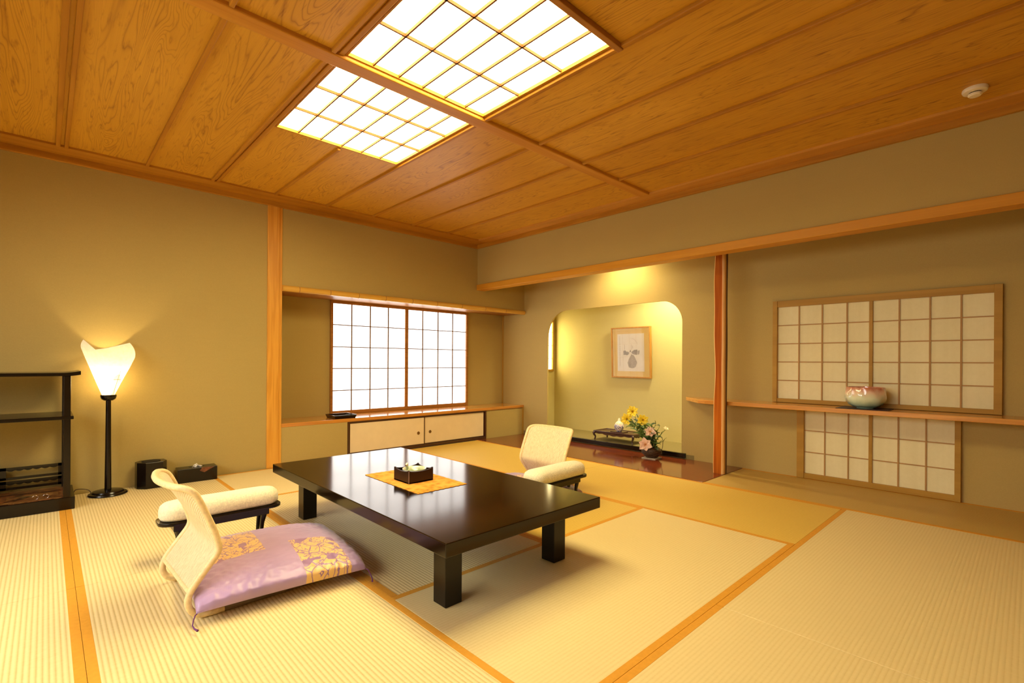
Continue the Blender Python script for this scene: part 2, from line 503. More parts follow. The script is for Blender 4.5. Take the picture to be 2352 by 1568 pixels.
# pillar in the left wall
w = MB(); w.box((1.467, YL-.016, 0), (1.569, YL+.06, 2.41), .004)
w.box((1.569, YL-.006, 0), (1.597, YL+.06, 2.41), .002)
struct('trim_%d' % k, w, M['pillar'], 30); k += 1
# lintel
w = MB(); w.box((XR-.014, YB, 1.887), (XR+.114, YL, 1.956), .004); struct('trim_%d' % k, w, M['lintel'], 30); k += 1
# thin wall-corner strip in the window recess and header board of the recess
w = MB(); w.box((4.772, YN-.022, .398), (XA, YN, 1.66), .004); struct('trim_%d' % k, w, M['sframe'], 30); k += 1
w = MB(); w.box((1.597, YL+.03, 1.650), (XA, YN, 1.664), .002); struct('trim_%d' % k, w, M['winframe'], 30); k += 1
# post foot strips below the sill (right end)
w = MB(); w.box((4.765, YL-.004, .003), (XA, YL+.02, .363), .003); struct('trim_%d' % k, w, M['sframe'], 30); k += 1

# ------------------------------------------------------------------ alcove post (natural log, red face)
b = MB()
def post_ring(z):
    o = .006*math.sin(z*5.1)+.004*math.sin(z*11+1)
    x0, y0 = 4.366+o*.3, 1.874; x1, y1 = 4.452+.004*math.sin(z*7), 1.966+o
    c = .010
    return [(x0, y0+.020, z), (x0+c*.2, y0+.010, z), (x0+c, y0, z), (x0+.036, y0-.001, z), (x0+.039, y0, z), (x1-c, y0+.002, z), (x1, y0+c, z), (x1, y1-c, z), (x1-c, y1, z), (x0+c, y1, z), (x0, y1-c, z)]
zs = [0.003+i*(2.357/30) for i in range(31)]
R = [[b.bm.verts.new(p) for p in post_ring(z)] for z in zs]
nn = len(R[0]); slot = {0: 1, 1: 1, 2: 1, 3: 2, 4: 2, 5: 2, 6: 2, 7: 2, 8: 1, 9: 1, 10: 0}
for A, B in zip(R, R[1:]):
    for i in range(nn):
        f = b.bm.faces.new((A[i], A[(i+1) % nn], B[(i+1) % nn], B[i])); f.material_index = {10: 0, 9: 1, 8: 1, 0: 1, 1: 1, 2: 1, 3: 1}.get(i, 2)
b.bm.faces.new(R[0]); b.bm.faces.new(R[-1])
post = b.build('alcove_post', [wood('red_pine_face', (.36, .082, .004), (.52, .145, .008), 'z', .5, .12, 8, 0),
                       wood('post_sapwood', (.72, .40, .12), (.80, .48, .17), 'z', .4), plain('bark_brown', (.09, .025, .01), .5)], None, 30)
tag(post, 'reddish natural log post standing on the dark red alcove floor', 'post')
post.name = 'alcove_post'

# ------------------------------------------------------------------ tatami mats
def mat_obj(x0, x1, y0, y1, along, label, sides=(1, 1), mt_='tatami'):
    cx, cy = (x0+x1)/2, (y0+y1)/2
    if along == 'x': L, Wd, rz = x1-x0, y1-y0, 0
    else: L, Wd, rz = y1-y0, x1-x0, PI/2
    t = thing('tatami_mat', label, 'tatami mat', (cx, cy, 0), rz, 'tatami mats covering the floor')
    g = .0006
    w = MB(); w.box((-L/2+g, -Wd/2+g, -.055), (L/2-g, Wd/2-g, 0), .003); w.build('rush_surface', M[mt_], t, 30)
    for s, on in zip((-1, 1), sides):
        if not on: continue
        e = s*(Wd/2-g); i = s*(Wd/2-.030)
        w = MB(); w.box((-L/2+g+.0005, min(e, i), -.05), (L/2-g-.0005, max(e, i), .0007), .0005)
        bo = w.build('cloth_border', M['heri'], t, 30)
    return t
mat_obj(.098, 2.0, -.07, .885, 'x', 'tatami mat along the bottom edge of the photo, left of the thin seam', mt_='tatami_fine')
mat_obj(2.0, 3.952, -.07, .885, 'x', 'pale ribbed tatami mat in the bottom right corner, right of the thin seam', mt_='tatami_fine')
mat_obj(1.055, 2.96, .885, 1.84, 'x', 'tatami mat in front of the table that holds its two nearest legs', mt_='tatami_fine')
mat_obj(1.055, 2.0, 1.84, 3.80, 'y', 'shaded tatami mat directly under the middle of the black table')
mat_obj(2.0, 2.96, 1.84, 3.80, 'y', 'tatami mat beneath the farther rattan chair, beyond the table', mt_='tatami_gold_sheen')
mat_obj(1.055, 2.96, 3.80, 4.79, 'x', 'tatami mat between the table and the cream sliding cabinet doors', mt_='tatami_fine')
mat_obj(2.96, 3.955, .885, 2.84, 'y', 'golden tatami mat in front of the post and flowers, without furniture on it', mt_='tatami_gold_sheen')
mat_obj(2.96, 3.955, 2.84, 4.80, 'y', 'tatami mat along the left part of the red alcove floor, reaching the cabinet', mt_='tatami_gold_sheen')
mat_obj(3.957, XA-.002, -.07, 1.868, 'y', 'shadowed narrow tatami mat under the wall shelf and lower paper window', mt_='tatami_shaded')
mat_obj(.098, 1.055, .885, 2.843, 'y', 'brightly ribbed tatami mat in the foreground under the nearer rattan chair')
mat_obj(.098, 1.055, 2.843, 4.80, 'y', 'tatami mat carrying the floor lamp, waste bin and tissue box')
mat_obj(-.87, .098, .885, 2.843, 'y', 'tatami mat in the bottom left corner beyond the wide orange border')
mat_obj(-.87, .098, 2.843, 4.80, 'y', 'tatami mat under the black lacquer display shelf at the left edge')

# ------------------------------------------------------------------ shoji windows
def shoji(name, axis, plane, face, u0, u1, z0, z1, fr, vb, hb, stile, paper, barw=.007, barm=None, framem=None, pu0=None, pu1=None, pz0=None, pz1=None, depth=.03, stz=None):
    """axis 'x': window lies in plane x=plane (u=y); axis 'y': plane y=plane (u=x). face=-1: room on the lower side"""
    root = thing(name, None, None)
    root['kind'] = 'structure'
    barm = barm or M['bar']; framem = framem or M['sframe']
    def B(mb, ua, ub, za, zb, d0, d1, bev=.0015):
        a, c = plane+face*d0, plane+face*d1
        lo, hi = min(a, c), max(a, c)
        if axis == 'x': mb.box((lo, ua, za), (hi, ub, zb), bev)
        else: mb.box((ua, lo, za), (ub, hi, zb), bev)
    w = MB()
    B(w, u0, pu0, z0, z1, 0, depth); B(w, pu1, u1, z0, z1, 0, depth)
    B(w, pu0, pu1, z0, pz0, 0, depth*.8); B(w, pu0, pu1, pz1, z1, 0, depth*.8)
    w.build('window_frame', framem, root, 30)
    w = MB(); B(w, pu0, pu1, pz0, pz1, .002, .004, 0); w.build('paper', paper, root, 0)
    w = MB()
    for v in vb: B(w, v-barw/2, v+barw/2, pz0, pz1, .004, .012, 0)
    for h in hb: B(w, pu0, pu1, h-barw*.4, h+barw*.4, .004, .011, 0)
    w.build('lattice', barm, root, 0)
    w = MB()
    for s in stile: B(w, s[0], s[1], pz0-.01, pz1+.01, .004, .02)
    w.build('stile', framem, root, 30)
    return root
shoji('window_1', 'y', YN, -1, 2.240, 4.131, .398, 1.650, 0, [2.487, 2.712, 2.942, 3.423, 3.652, 3.884], [.662, .905, 1.142, 1.384], [(3.168, 3.210)],
      M['winlit'], .013, M['bardark'], M['winframe'], 2.267, 4.101, .440, 1.616, .028)
shoji('window_2', 'x', XA, -1, .134, 1.603, .646, 1.547, 0, [1.395, 1.219, 1.041, .700, .518, .346], [.840, 1.004, 1.165, 1.328], [(.866, .890)],
      M['paper'], .010, M['bar'], M['sframey'], .177, 1.566, .680, 1.492, .032)
shoji('window_3', 'x', XA, -1, .342, 1.402, .003, .612, 0, [1.195, 1.028, .702, .537], [.228, .413], [(.865, .889)],
      M['paper'], .009, M['bar'], M['sframey'], .376, 1.347, .046, .600, .032)
shoji('window_4', 'y', YL, -1, 4.96, 5.375, .855, 1.60, 0, [5.16], [1.04, 1.23, 1.42], [],
      M['nichelit'], .008, M['bar'], M['sframe'], 4.99, 5.35, .885, 1.57, .03)
# large shoji doors behind the camera side of the room (daylight)
shoji('window_5', 'x', XB, 1, .6, 4.2, .02, 2.0, 0, [.88+.26*i for i in range(13)], [.3+.24*i for i in range(7)], [(2.38, 2.42)],
      M['backlit'], .009, M['bar'], M['sframe'], .64, 4.16, .06, 1.96, .04)

# ------------------------------------------------------------------ sill board, cabinet, bamboo
w = MB(); w.box((1.597, YL-.004, .363), (XA, YN, .398), .004)
tag(w.build('sill_board', M['shelf'], None, 30), 'long polished orange wooden sill board beneath the bright paper window', 'sill board')
cab = thing('sliding_door_cabinet', 'low built-in cabinet with two cream sliding doors below the sill', 'cabinet', (3.18, YL, 0))
w = MB()
w.box((-.932, -.002, .003), (-.915, .3, .362), .002); w.box((.915, -.002, .003), (.932, .3, .362), .002)
w.box((-.915, -.002, .003), (.915, .3, .030), .002); w.box((-.915, -.002, .352), (.915, .3, .362), .001)
w.build('body', M['fframe'], cab, 30)
for x0, x1, kx, dy in ((-.915, .008, -.080, .010), (-.008, .915, .087, .022)):
    w = MB(); w.box((x0, dy, .030), (x1, dy+.014, .352), .002)
    d = w.build('door', M['fframe'], cab, 30)
    w = MB(); w.box((x0+.014, dy-.001, .042), (x1-.014, dy+.006, .340)); w.build('door_panel', M['fusuma'], d, 0)
    w = MB(); t = bmesh.new(); bmesh.ops.create_cone(t, cap_ends=True, segments=24, radius1=.019, radius2=.016, depth=.006)
    w.add(t, Matrix.Translation((kx, dy-.003, .168)) @ Matrix.Rotation(PI/2, 4, 'X')); w.build('door_pull', M['brass'], d, 30)

bp = MB(); pts = []; rs = []
nodes = [1.75, 2.05, 2.35, 2.66, 2.99, 3.325, 3.69, 4.065, 4.42]
xs = sorted([1.597, 4.779] + [n+d for n in nodes for d in (-.012, -.003, .003, .012)])
for x in xs:
    pts.append((x, YL-.005, 1.664)); rs.append(.0300 if any(abs(x-n) < .004 for n in nodes) else .0285)
bp.tube(pts, rs, 20)
for f in bp.bm.faces:
    c_ = f.calc_center_median()
    if any(abs(c_.x-n) < .002 for n in nodes): f.material_index = 1
tag(bp.build('bamboo_pole', [M['bamboo'], plain('bamboo_joint', (.28, .13, .02), .5)], None, 40), 'jointed yellow bamboo pole across the top of the window recess', 'bamboo pole')

# ------------------------------------------------------------------ wall shelf on the right
w = MB(); w.prism([(XA, 2.425), (4.735, 2.415), (4.49, 2.17), (4.475, 2.10), (4.475, YB), (XA, YB)], .608, .643, .004)
tag(w.build('wall_shelf', M['shelfy'], None, 30), 'long thin wooden shelf on the right wall under the wide paper window', 'wall shelf')

# ------------------------------------------------------------------ ceiling lights
def ceil_light(y0, y1, label):
    t = thing('ceiling_light', label, 'ceiling light', ((hx0+hx1)/2, (y0+y1)/2, 2.56), 0, 'square lattice panels in the ceiling')
    dx = (hx1-hx0)/2; dy = (y1-y0)/2
    w = MB(); w.box((-dx+.004, -dy+.004, -.078), (dx-.004, dy-.004, -.074)); w.build('paper_diffuser', M['ceillit'], t, 0)
    w = MB(); b = .008
    for (a, c) in (((-dx+.001, -dy+.001), (-dx+.012, dy-.001)), ((dx-.012, -dy+.001), (dx-.001, dy-.001)), ((-dx+.012, -dy+.001), (dx-.012, -dy+.012)), ((-dx+.012, dy-.012), (dx-.012, dy-.001))):
        w.box((a[0], a[1], -.098), (c[0], c[1], -.079), .001)
    w.build('frame', M['trimx'], t, 30)
    w = MB()
    for i in range(1, 6):
        x = -dx + i*2*dx/6; w.box((x-b/2, -dy+.012, -.093), (x+b/2, dy-.012, -.077))
    for j in (1, 2):
        y = -dy + j*2*dy/3; w.box((-dx+.012, y-b/2, -.093), (dx-.012, y+b/2, -.077))
    w.build('lattice', M['latticewood'], t, 0)
ceil_light(2.352, hy1, 'glowing square lattice ceiling light nearer the lamp wall, beyond the beam')
ceil_light(hy0, 2.284, 'glowing lattice ceiling light on the near side of the beam, cut by the photo top')

# ------------------------------------------------------------------ smoke detector
t = thing('smoke_detector', 'round white smoke detector on the wooden ceiling near the right cornice', 'smoke detector', (3.60, .212, ZC))
w = MB(); w.lathe([(0, 0), (.052, 0), (.054, -.008), (.050, -.018), (.038, -.022), (0, -.022)], 36); w.build('base', M['white'], t, 40)
w = MB(); w.lathe([(0, -.022), (.026, -.022), (.026, -.027)], 28); w.build('gap', M['black'], t, 40)
w = MB(); w.lathe([(0, -.027), (.029, -.027), (.030, -.034), (.024, -.040), (0, -.041)], 28); w.build('sensor_cap', M['white'], t, 40)

# ------------------------------------------------------------------ low table
T = thing('low_table', 'large low black lacquer table in the middle of the room', 'table', (1.532, 2.411, .001))
hx, hy = .468, .944
w = MB(); w.box((-hx, -hy, .268), (hx, hy, .322), .003, 3)
w.build('tabletop', M['tabletop'], T, 30)
for sx, sy in ((-1, -1), (1, -1), (-1, 1), (1, 1)):
    cx = -.326 if sx < 0 else .326; cy = -.762 if sy < 0 else .730
    w = MB(); w.box((cx-.042, cy-.042, .0), (cx+.042, cy+.042, .268), .003); w.build('leg', M['tableleg'], T, 30)
w = MB()
w.box((-.326, -.72, .245), (-.30, .69, .268)); w.box((.30, -.72, .245), (.326, .69, .268))
w.build('under_rail', M['tableleg'], T, 0)

# runner on the table
def runner_mat():
    m, nt, b = newmat('gold_brocade_runner'); g = N(nt)
    v = g.coord(); vo = g.n('ShaderNodeTexVoronoi'); vo.inputs['Scale'].default_value = 26; g.L(v, vo.inputs['Vector'])
    n = g.noise(v, 34, 3)
    f = g.m('ADD', g.m('MULTIPLY', vo.outputs['Distance'], .8), g.m('MULTIPLY', n, .6))
    g.L(g.ramp(f, [(.22, (.20, .16, .05)), (.36, (.34, .15, .03)), (.50, (.64, .23, .025)), (.85, (.72, .34, .06))]), b.inputs['Base Color'])
    b.inputs['Roughness'].default_value = .85; b.inputs['Specular IOR Level'].default_value = .1
    g.bump(n, .3, .002, b)
    return m
w = MB(); w.grid(lambda u, v: ((u-.5)*.31 + .0015*math.sin(v*70), (v-.5)*.565 + .003*math.sin(u*60), .0016+.0012*math.sin(u*9)*math.sin(v*7)), 40, 50)
rn = w.build('table_runner', runner_mat(), None, 60, solid=.0018); rn.location = (1.512, 2.392, .3228)
tag(rn, 'gold brocade table runner lying under the dark box on the table', 'table runner')

# dark wooden box with ashtray and lighter
bx = thing('ashtray_box', 'square dark wooden box standing on the gold runner', 'box', (1.502, 2.382, .3262))
h = .078
w = MB()
def cutside(mb, axis, p0, p1, q0, q1):
    # side wall with a shallow dip in its top edge
    n = 14; pts = [(p0, 0), (p1, 0)]
    for i in range(n+1):
        s = i/n; u = p1+(p0-p1)*s
        d = .012*max(0, math.sin(PI*s))**.5 if .06 < s < .94 else 0
        pts.append((u, .072-d))
    mb.prism(pts, q0, q1, 0, axis)
w.box((-h, -h, 0), (h, h, .006))
cutside(w, 'y', -h, h, -h, -h+.007); cutside(w, 'y', -h, h, h-.007, h)
cutside(w, 'x', -h+.007, h-.007, -h, -h+.007); cutside(w, 'x', -h+.007, h-.007, h-.007, h)
w.build('body', plain('dark_brown_wood', (.022, .008, .004), .45, .3), bx, 30)
w = MB(); w.box((-h-.0008, -h-.0008, .002), (-h+.0012, -h+.0012, .070)); w.build('corner_line', plain('pale_edge', (.4, .3, .25), .5), bx, 0)  # pale line along the near vertical corner
ash = thing('ashtray', 'round pale green ceramic ashtray sitting inside the dark table box', 'ashtray', (1.510, 2.386, .3325))
w = MB(); w.lathe([(0, .030), (.040, .032), (.052, .046), (.060, .053), (.066, .056), (.067, .051), (.060, .036), (.050, .002), (0, .0)], 40); w.build('bowl', zmix('ash_glaze', [(.35, (.20, .30, .14)), (.7, (.60, .62, .44)), (1, (.74, .70, .56))], .02, .064), ash, 50)
lg = thing('lighter', 'small clear lighter leaning upright in the ashtray', 'lighter', (1.468, 2.395, .392))
lg.rotation_euler = (math.radians(15), math.radians(-32), math.radians(25))
w = MB(); w.box((-.009, -.005, -.008), (.009, .005, .022), .002); w.build('body', plain('pale_green_plastic', (.42, .47, .30), .2, coat=.5), lg, 30)
w = MB(); w.box((-.0085, -.0045, .022), (.0085, .0045, .036), .001); w.build('metal_cap', plain('copper_cap', (.5, .3, .16), .3, metal=.7), lg, 30)

# ------------------------------------------------------------------ rattan floor chair
PROF = [(.055, .012), (.04, .012), (.02, .012), (-.025, .017), (-.054, .038), (-.067, .072), (-.060, .108), (-.036, .146), (-.004, .188), (.026, .228), (.036, .252), (.034, .276), (.018, .330), (.0, .376), (-.020, .425), (-.036, .462), (-.050, .486), (-.068, .502), (-.088, .508)]
def prof(s):
    s = max(0, min(1, s))*(len(PROF)-1); i = min(int(s), len(PROF)-2); f = s-i
    def cr(a, b, c, d, t): return .5*((2*b)+(-a+c)*t+(2*a-5*b+4*c-d)*t*t+(-a+3*b-3*c+d)*t**3)
    P = [PROF[max(0, min(len(PROF)-1, i+q))] for q in (-1, 0, 1, 2)]
    return cr(*[p[0] for p in P], f), cr(*[p[1] for p in P], f)
HW = .222
def back_pt(s, t):
    """s along the side profile, t in [-1,1] across"""
    x, z = prof(s)
    c = .042*max(0, min(1, (z-.16)/.30))**1.2
    if s < 7/18: c = 0
    return Vector((x-c*(1-t*t), t*HW, z))
def make_chair():
    t = thing('rattan_floor_chair', 'nearer legless rattan floor chair at the left of the table, seen from behind', 'floor chair', (.452, 2.405, 0), 0, 'legless rattan chairs at the low table')
    s0 = 6/18; s1 = .985
    w = MB(); 
    def sh(u, v):
        s = s0+(s1-s0)*u; tt = v*2-1
        # rounded top corners
        k = 1.0
        if u > .80:
            q = (u-.80)/.20; k = 1-.27*(1-math.sqrt(max(0, 1-q*q)))
        return back_pt(s, tt*.985*k)
    w.grid(sh, 46, 26); w.build('woven_back', M['rattan'], t, 60, solid=.005)
    # rim
    P = []
    for i in range(0, 47):
        s = i/46*(s1-.119); P.append(back_pt(s, -1))
    for k_ in range(1, 8):
        a = k_/8*PI/2; P.append(back_pt(s1-.119+.119*math.sin(a), -1+.27*(1-math.cos(a))))
    for k_ in range(0, 17):
        P.append(back_pt(s1, -.73+1.46*k_/16))
    for k_ in range(7, 0, -1):
        a = k_/8*PI/2; P.append(back_pt(s1-.119+.119*math.sin(a), 1-.27*(1-math.cos(a))))
    for i in range(46, -1, -1):
        s = i/46*(s1-.119); P.append(back_pt(s, 1))
    w = MB(); w.tube(P, .0125, 10); w.build('rim', M['rattanrim'], t, 60)
    w = MB(); w.tube([back_pt(s0, -1+2*i/10) for i in range(11)], .009, 8); w.build('cross_bar', M['rattanrim'], t, 60)
    w = MB(); w.box((.035, -HW-.006, .001), (.43, HW+.006, .044), .003); w.build('seat', M['seatwood'], t, 40)
    return t
chair = make_chair()
chair.rotation_euler.z = math.radians(2)
c2 = copy_tree(chair); c2.location = (2.745, 2.530, 0); c2.rotation_euler.z = PI+math.radians(-1); c2.scale = (1, 1, .955)
c2['label'] = 'farther legless rattan floor chair beyond the table, its woven back facing the camera'

# ------------------------------------------------------------------ zabuton cushions
def cushion_pt(u, v, top, a=.325, b=.345, H=.096):
    U, V = u*2-1, v*2-1
    U = math.copysign(abs(U)**.8, U); V = math.copysign(abs(V)**.8, V)
    px = a*U*(1-.02*(1-V*V)) ; py = b*V*(1-.02*(1-U*U))
    e = max(0, (1-U*U)*(1-V*V))
    hh = e**(.27 if top else .40)
    if top:
        bl = .26*hh*(1-hh); px *= 1+bl*U**4*(1-V**4); py *= 1+bl*V**4*(1-U**4)
    n = noise.noise(Vector((px*16, py*16, 3.1 if top else 8.0)))
    edge = (1-hh)*hh*4
    wr = .006*edge*noise.noise(Vector((px*55, py*55, 1.3)))
    if top:
        z = .032 + H*hh*(1+.02*n) + wr
        z += -.006*(1-e)
    else:
        z = .032 - .028*hh
    # corners droop less than sides
    return Vector((px, py, z))
def make_cushion():
    t = thing('floor_cushion', 'lilac silk floor cushion with gold brocade squares in the foreground', 'cushion', (.762, 2.432, .026), math.radians(-5), 'lilac floor cushions on the rattan chairs')
    w = MB(); w.grid(lambda u, v: cushion_pt(u, v, True), 90, 90); w.grid(lambda u, v: cushion_pt(u, v, False), 40, 40)
    w.build('cover', M['brocade'], t, 0).data.shade_smooth()
    for sx, sy in ((-1, -1), (1, -1), (1, 1), (-1, 1)):
        c = Vector((sx*.325, sy*.345, .026))
        w = MB()
        P = [c+Vector((-sx*.006, -sy*.006, 0)), c+Vector((sx*.004, sy*.006, -.002)), c+Vector((sx*.010, sy*.012, -.016)), c+Vector((sx*.014, sy*.022, -.030)), c+Vector((sx*.010, sy*.042, -.0345)), c+Vector((sx*.002, sy*.062, -.035))]
        w.tube(P, [.0022]*4+[.0028, .0042], 8); w.build('tassel', M['purple'], t, 60)
    return t
cu = make_cushion()
cu2 = copy_tree(cu); cu2.location = (2.455, 2.53, .026); cu2.rotation_euler.z = PI+math.radians(2)
cu2['label'] = 'lilac floor cushion on the farther rattan chair, half hidden by the table'

# ------------------------------------------------------------------ armrests
def pill(L, W, r, n=8):
    P = []
    for cx, cy, a0 in ((L-r, W-r, 0), (-L+r, W-r, PI/2), (-L+r, -W+r, PI), (L-r, -W+r, 1.5*PI)):
        for i in range(n+1):
            a = a0+i/n*PI/2; P.append((cx+r*math.cos(a), cy+r*math.sin(a)))
    return P
def make_armrest():
    t = thing('armrest', 'padded armrest on curved black legs between the nearer chair and the lamp wall', 'armrest', (.672, 2.905, 0), 0, 'padded armrests beside the rattan chairs')
    w = MB()
    rows = [(.0, .0), (.004, .9), (.016, 1.0), (.045, 1.0), (.066, .93), (.080, .74), (.087, .42), (.089, .0)]
    base = pill(.272, .080, .072, 9)
    rings = []
    for z, k_ in rows:
        ring = []
        for (x, y) in base:
            sx = x/.272; 
            kk = k_
            xx = math.copysign(max(0, abs(x)-(1-kk)*.075), x); yy = y*kk
            ring.append(w.bm.verts.new((xx, yy, .206+z)))
        rings.append(ring)
    n = len(base)
    for A, B in zip(rings, rings[1:]):
        for i in range(n): w.bm.faces.new((A[i], A[(i+1) % n], B[(i+1) % n], B[i]))
    bmesh.ops.remove_doubles(w.bm, verts=w.bm.verts[:], dist=1e-5)
    w.build('cushion', M['fabric'], t, 70)
    w = MB(); w.prism(pill(.280, .085, .06), .190, .206, .003); w.build('tray_top', M['black'], t, 40)
    w = MB(); w.box((-.218, -.050, .152), (.218, .050, .190), .004); w.build('apron', M['black'], t, 30)
    for sx in (-1, 1):
        for sy in (-1, 1):
            w = MB()
            P = [(sx*.200, sy*.034, .170), (sx*.195, sy*.034, .150), (sx*.187, sy*.032, .110), (sx*.183, sy*.032, .060), (sx*.186, sy*.036, .025), (sx*.193, sy*.042, .010)]
            w.tube(P, [.017, .0145, .011, .009, .009, .010], 10); w.build('leg', M['black'], t, 50)
    return t
ar = make_armrest()
ar2 = copy_tree(ar); ar2.location = (2.500, 2.205, 0); ar2.rotation_euler.z = PI+math.radians(2)
ar2['label'] = 'padded armrest on black legs beyond the table, in front of the farther chair'

# ------------------------------------------------------------------ floor lamp
LX, LY = .336, 4.655
lamp = thing('floor_lamp', 'lit floor lamp with folded paper cone shade on a glossy black pole', 'floor lamp', (LX, LY, 0))
w = MB(); w.lathe([(0, 0), (.112, 0), (.116, .006), (.112, .014), (.096, .018), (.090, .028), (.070, .033), (.03, .036), (0, .036)], 48); w.build('base', M['black'], lamp, 40)
w = MB(); w.lathe([(.0205, .034), (.0175, .36), (.0155, .69)], 20); w.build('pole', M['black'], lamp, 40)
w = MB(); w.lathe([(0, .688), (.026, .688), (.042, .700), (.0475, .718), (.047, .730), (.040, .730), (.036, .716), (0, .712)], 32); w.build('socket_cup', M['black'], lamp, 40)
ZT = [(-75, .86), (-40, .90), (-12, .98), (6, 1.02), (42, 1.118), (90, 1.075), (130, 1.055), (165, 1.055), (182, 1.07), (213, 1.128), (236, 1.06), (262, .99), (300, .89), (330, .82)]
def ztop(a):
    for (a0, z0_), (a1, z1_) in zip(ZT, ZT[1:]):
        if a0 <= a <= a1: return z0_+(z1_-z0_)*(a-a0)/(a1-a0)
    return ZT[-1][1]
def shade(u, v):
    a = -75+405*u; zt = ztop(a); z = .722+(zt-.722)*v
    r = .033+.345*(z-.722)+.004*u
    ca = math.cos(math.radians(a)); sa = math.sin(math.radians(a))
    if ca > 0: r *= 1+.17*ca*min(1, (z-.722)/.2)
    if z > 1.0: r -= (z-1.0)*.10*(1 if ca > 0 else .25)
    return (r*ca, r*sa, z)
def shade_mat():
    m, nt, b = newmat('washi_shade'); g = N(nt)
    out = nt.nodes['Material Output']
    v = g.coord(); f = g.noise(v, 45, 5, .7)
    c = g.ramp(f, [(.3, (.88, .82, .70)), (.7, (.97, .93, .84))])
    d = g.n('ShaderNodeBsdfDiffuse'); tr = g.n('ShaderNodeBsdfTranslucent'); mx = g.n('ShaderNodeMixShader'); mx.inputs[0].default_value = .45
    g.L(c, d.inputs[0]); g.L(c, tr.inputs[0]); g.L(d.outputs[0], mx.inputs[1]); g.L(tr.outputs[0], mx.inputs[2]); g.L(mx.outputs[0], out.inputs[0])
    return m
w = MB(); w.grid(shade, 100, 16); w.build('lamp_shade', shade_mat(), lamp, 60, recalc=False)
w = MB(); w.tube([(.083*math.cos(a*PI/18), .083*math.sin(a*PI/18), .842) for a in range(36)], .0018, 6, closed=True)
w.tube([(.022, -.03, .728), (.060, -.100, .905)], .0014, 6)
w.build('shade_wire', M['bardark'], lamp, 0)
w = MB(); t_ = bmesh.new(); bmesh.ops.create_uvsphere(t_, u_segments=16, v_segments=10, radius=.024); w.add(t_, Matrix.Translation((0, 0, .80))); w.tube([(0, 0, .715), (0, 0, .785)], .012, 12)
w.build('bulb', emit('bulb_glow', (1, .75, .40), 25), lamp, 60)
P = []
for i in range(30):
    s = i/29
    P.append((-.09-.20*s+.012*math.sin(s*14), .07+.055*math.sin(s*3.0), .004+.055*abs(math.sin(s*PI*1.5))*(1-s)))
w = MB(); w.tube(P, .0028, 6); w.build('cord', plain('dark_cord', (.08, .05, .03), .6), lamp, 60)
L = bpy.data.lights.new('lamp_bulb_light', 'POINT'); L.energy = 8.5; L.color = (1, .76, .42); L.shadow_soft_size = .03
lo = bpy.data.objects.new('lamp_bulb_light', L); link(lo, lamp); lo.location = (0, 0, .83)

# ------------------------------------------------------------------ waste bin (hexagonal) and tissue box
tb = thing('waste_bin', 'black hexagonal waste bin with a small gold motif beside the lamp', 'waste bin', (.600, 4.712, 0))
hexp = [(.105*math.cos(a), .088*math.sin(a)) for a in [math.radians(x) for x in (-35, 35, 90, 145, 215, 240, 300)]]
hexp = [(-.092, -.030), (-.042, -.078), (.068, -.074), (.098, -.020), (.090, .050), (.03, .080), (-.06, .075), (-.098, .03)]
w = MB(); w.prism(hexp, 0, .200, .003)
w.build('body', M['black'], tb, 30)
w = MB(); w.lathe([(0, .2010), (.056, .2010), (.057, .2025), (.061, .2025), (.061, .199)], 32, (0, 0, 0), 1, .98)
ri = w.build('opening', plain('bin_inside', (.004, .003, .002), .7), tb, 40)
def patch(mb, pts, y, th=.0012, axis='y'): mb.prism(pts, y-th, y, 0, axis)
w = MB(); w.prism([(.018, .118), (.034, .128), (.040, .140), (.056, .146), (.050, .130), (.040, .122), (.044, .112), (.026, .108)], -.0788, -.0735, 0, 'y')
w.build('gold_motif', M['gold'], tb, 0)
ts = thing('tissue_box', 'long black tissue box with a red and gold painted motif by the pillar side', 'tissue box', (.906, 4.722, 0), math.radians(-2))
w = MB(); w.box((-.138, -.062, 0), (.138, .062, .112), .003); w.build('body', M['black'], ts, 30)
w = MB(); w.lathe([(0, .1125), (.055, .1125), (.056, .1118)], 28, (0, 0, 0), 1, .35); w.build('slot', plain('slot_dark', (.003, .002, .001), .8), ts, 40)
w = MB()
def tis(u, v):
    a = (u-.5)*2; return (a*.042*(1-v*.75)+.006*math.sin(v*6), .010*math.sin(a*7)*(1-v*.4), .110+.030*v*(1-.35*abs(a)))
w.grid(tis, 18, 8); w.build('tissue', M['tissue'], ts, 60, solid=.001)
w = MB(); w.prism([(.012, .088), (.030, .110), (.075, .111), (.118, .108), (.085, .092), (.060, .078), (.048, .070), (.030, .076)], -.0635, -.0615, 0, 'y')
w.build('painted_motif', M['redgold'], ts, 0)

# ------------------------------------------------------------------ lacquer display shelf (left edge)
ds = thing('display_shelf', 'black lacquer display shelf stand with openwork panels, cut off by the left photo edge', 'display shelf', (-.25, 4.57, .001))
x1 = .395; x0 = -.42; y0 = -.22; y1 = .205
w = MB(); w.box((x0, y0, 0), (x1, y1, .080), .003); w.build('base', M['black'], ds, 30)
def wave_mat():
    m, nt, b = newmat('gold_wave_lacquer'); g = N(nt)
    v = g.coord(); n = g.noise(g.mapping(v, (6, 14, 1)), 1.3, 3, .5, 1.5)
    g.L(g.ramp(n, [(.42, (.035, .014, .006)), (.5, (.30, .11, .03)), (.56, (.10, .035, .01)), (.68, (.42, .20, .05))]), b.inputs['Base Color'])
    b.inputs['Roughness'].default_value = .2; b.inputs['Coat Weight'].default_value = .5
    return m
w = MB(); w.box((x0+.03, y0+.02, .080), (x1-.03, y1-.02, .083)); w.build('painted_board', wave_mat(), ds, 0)
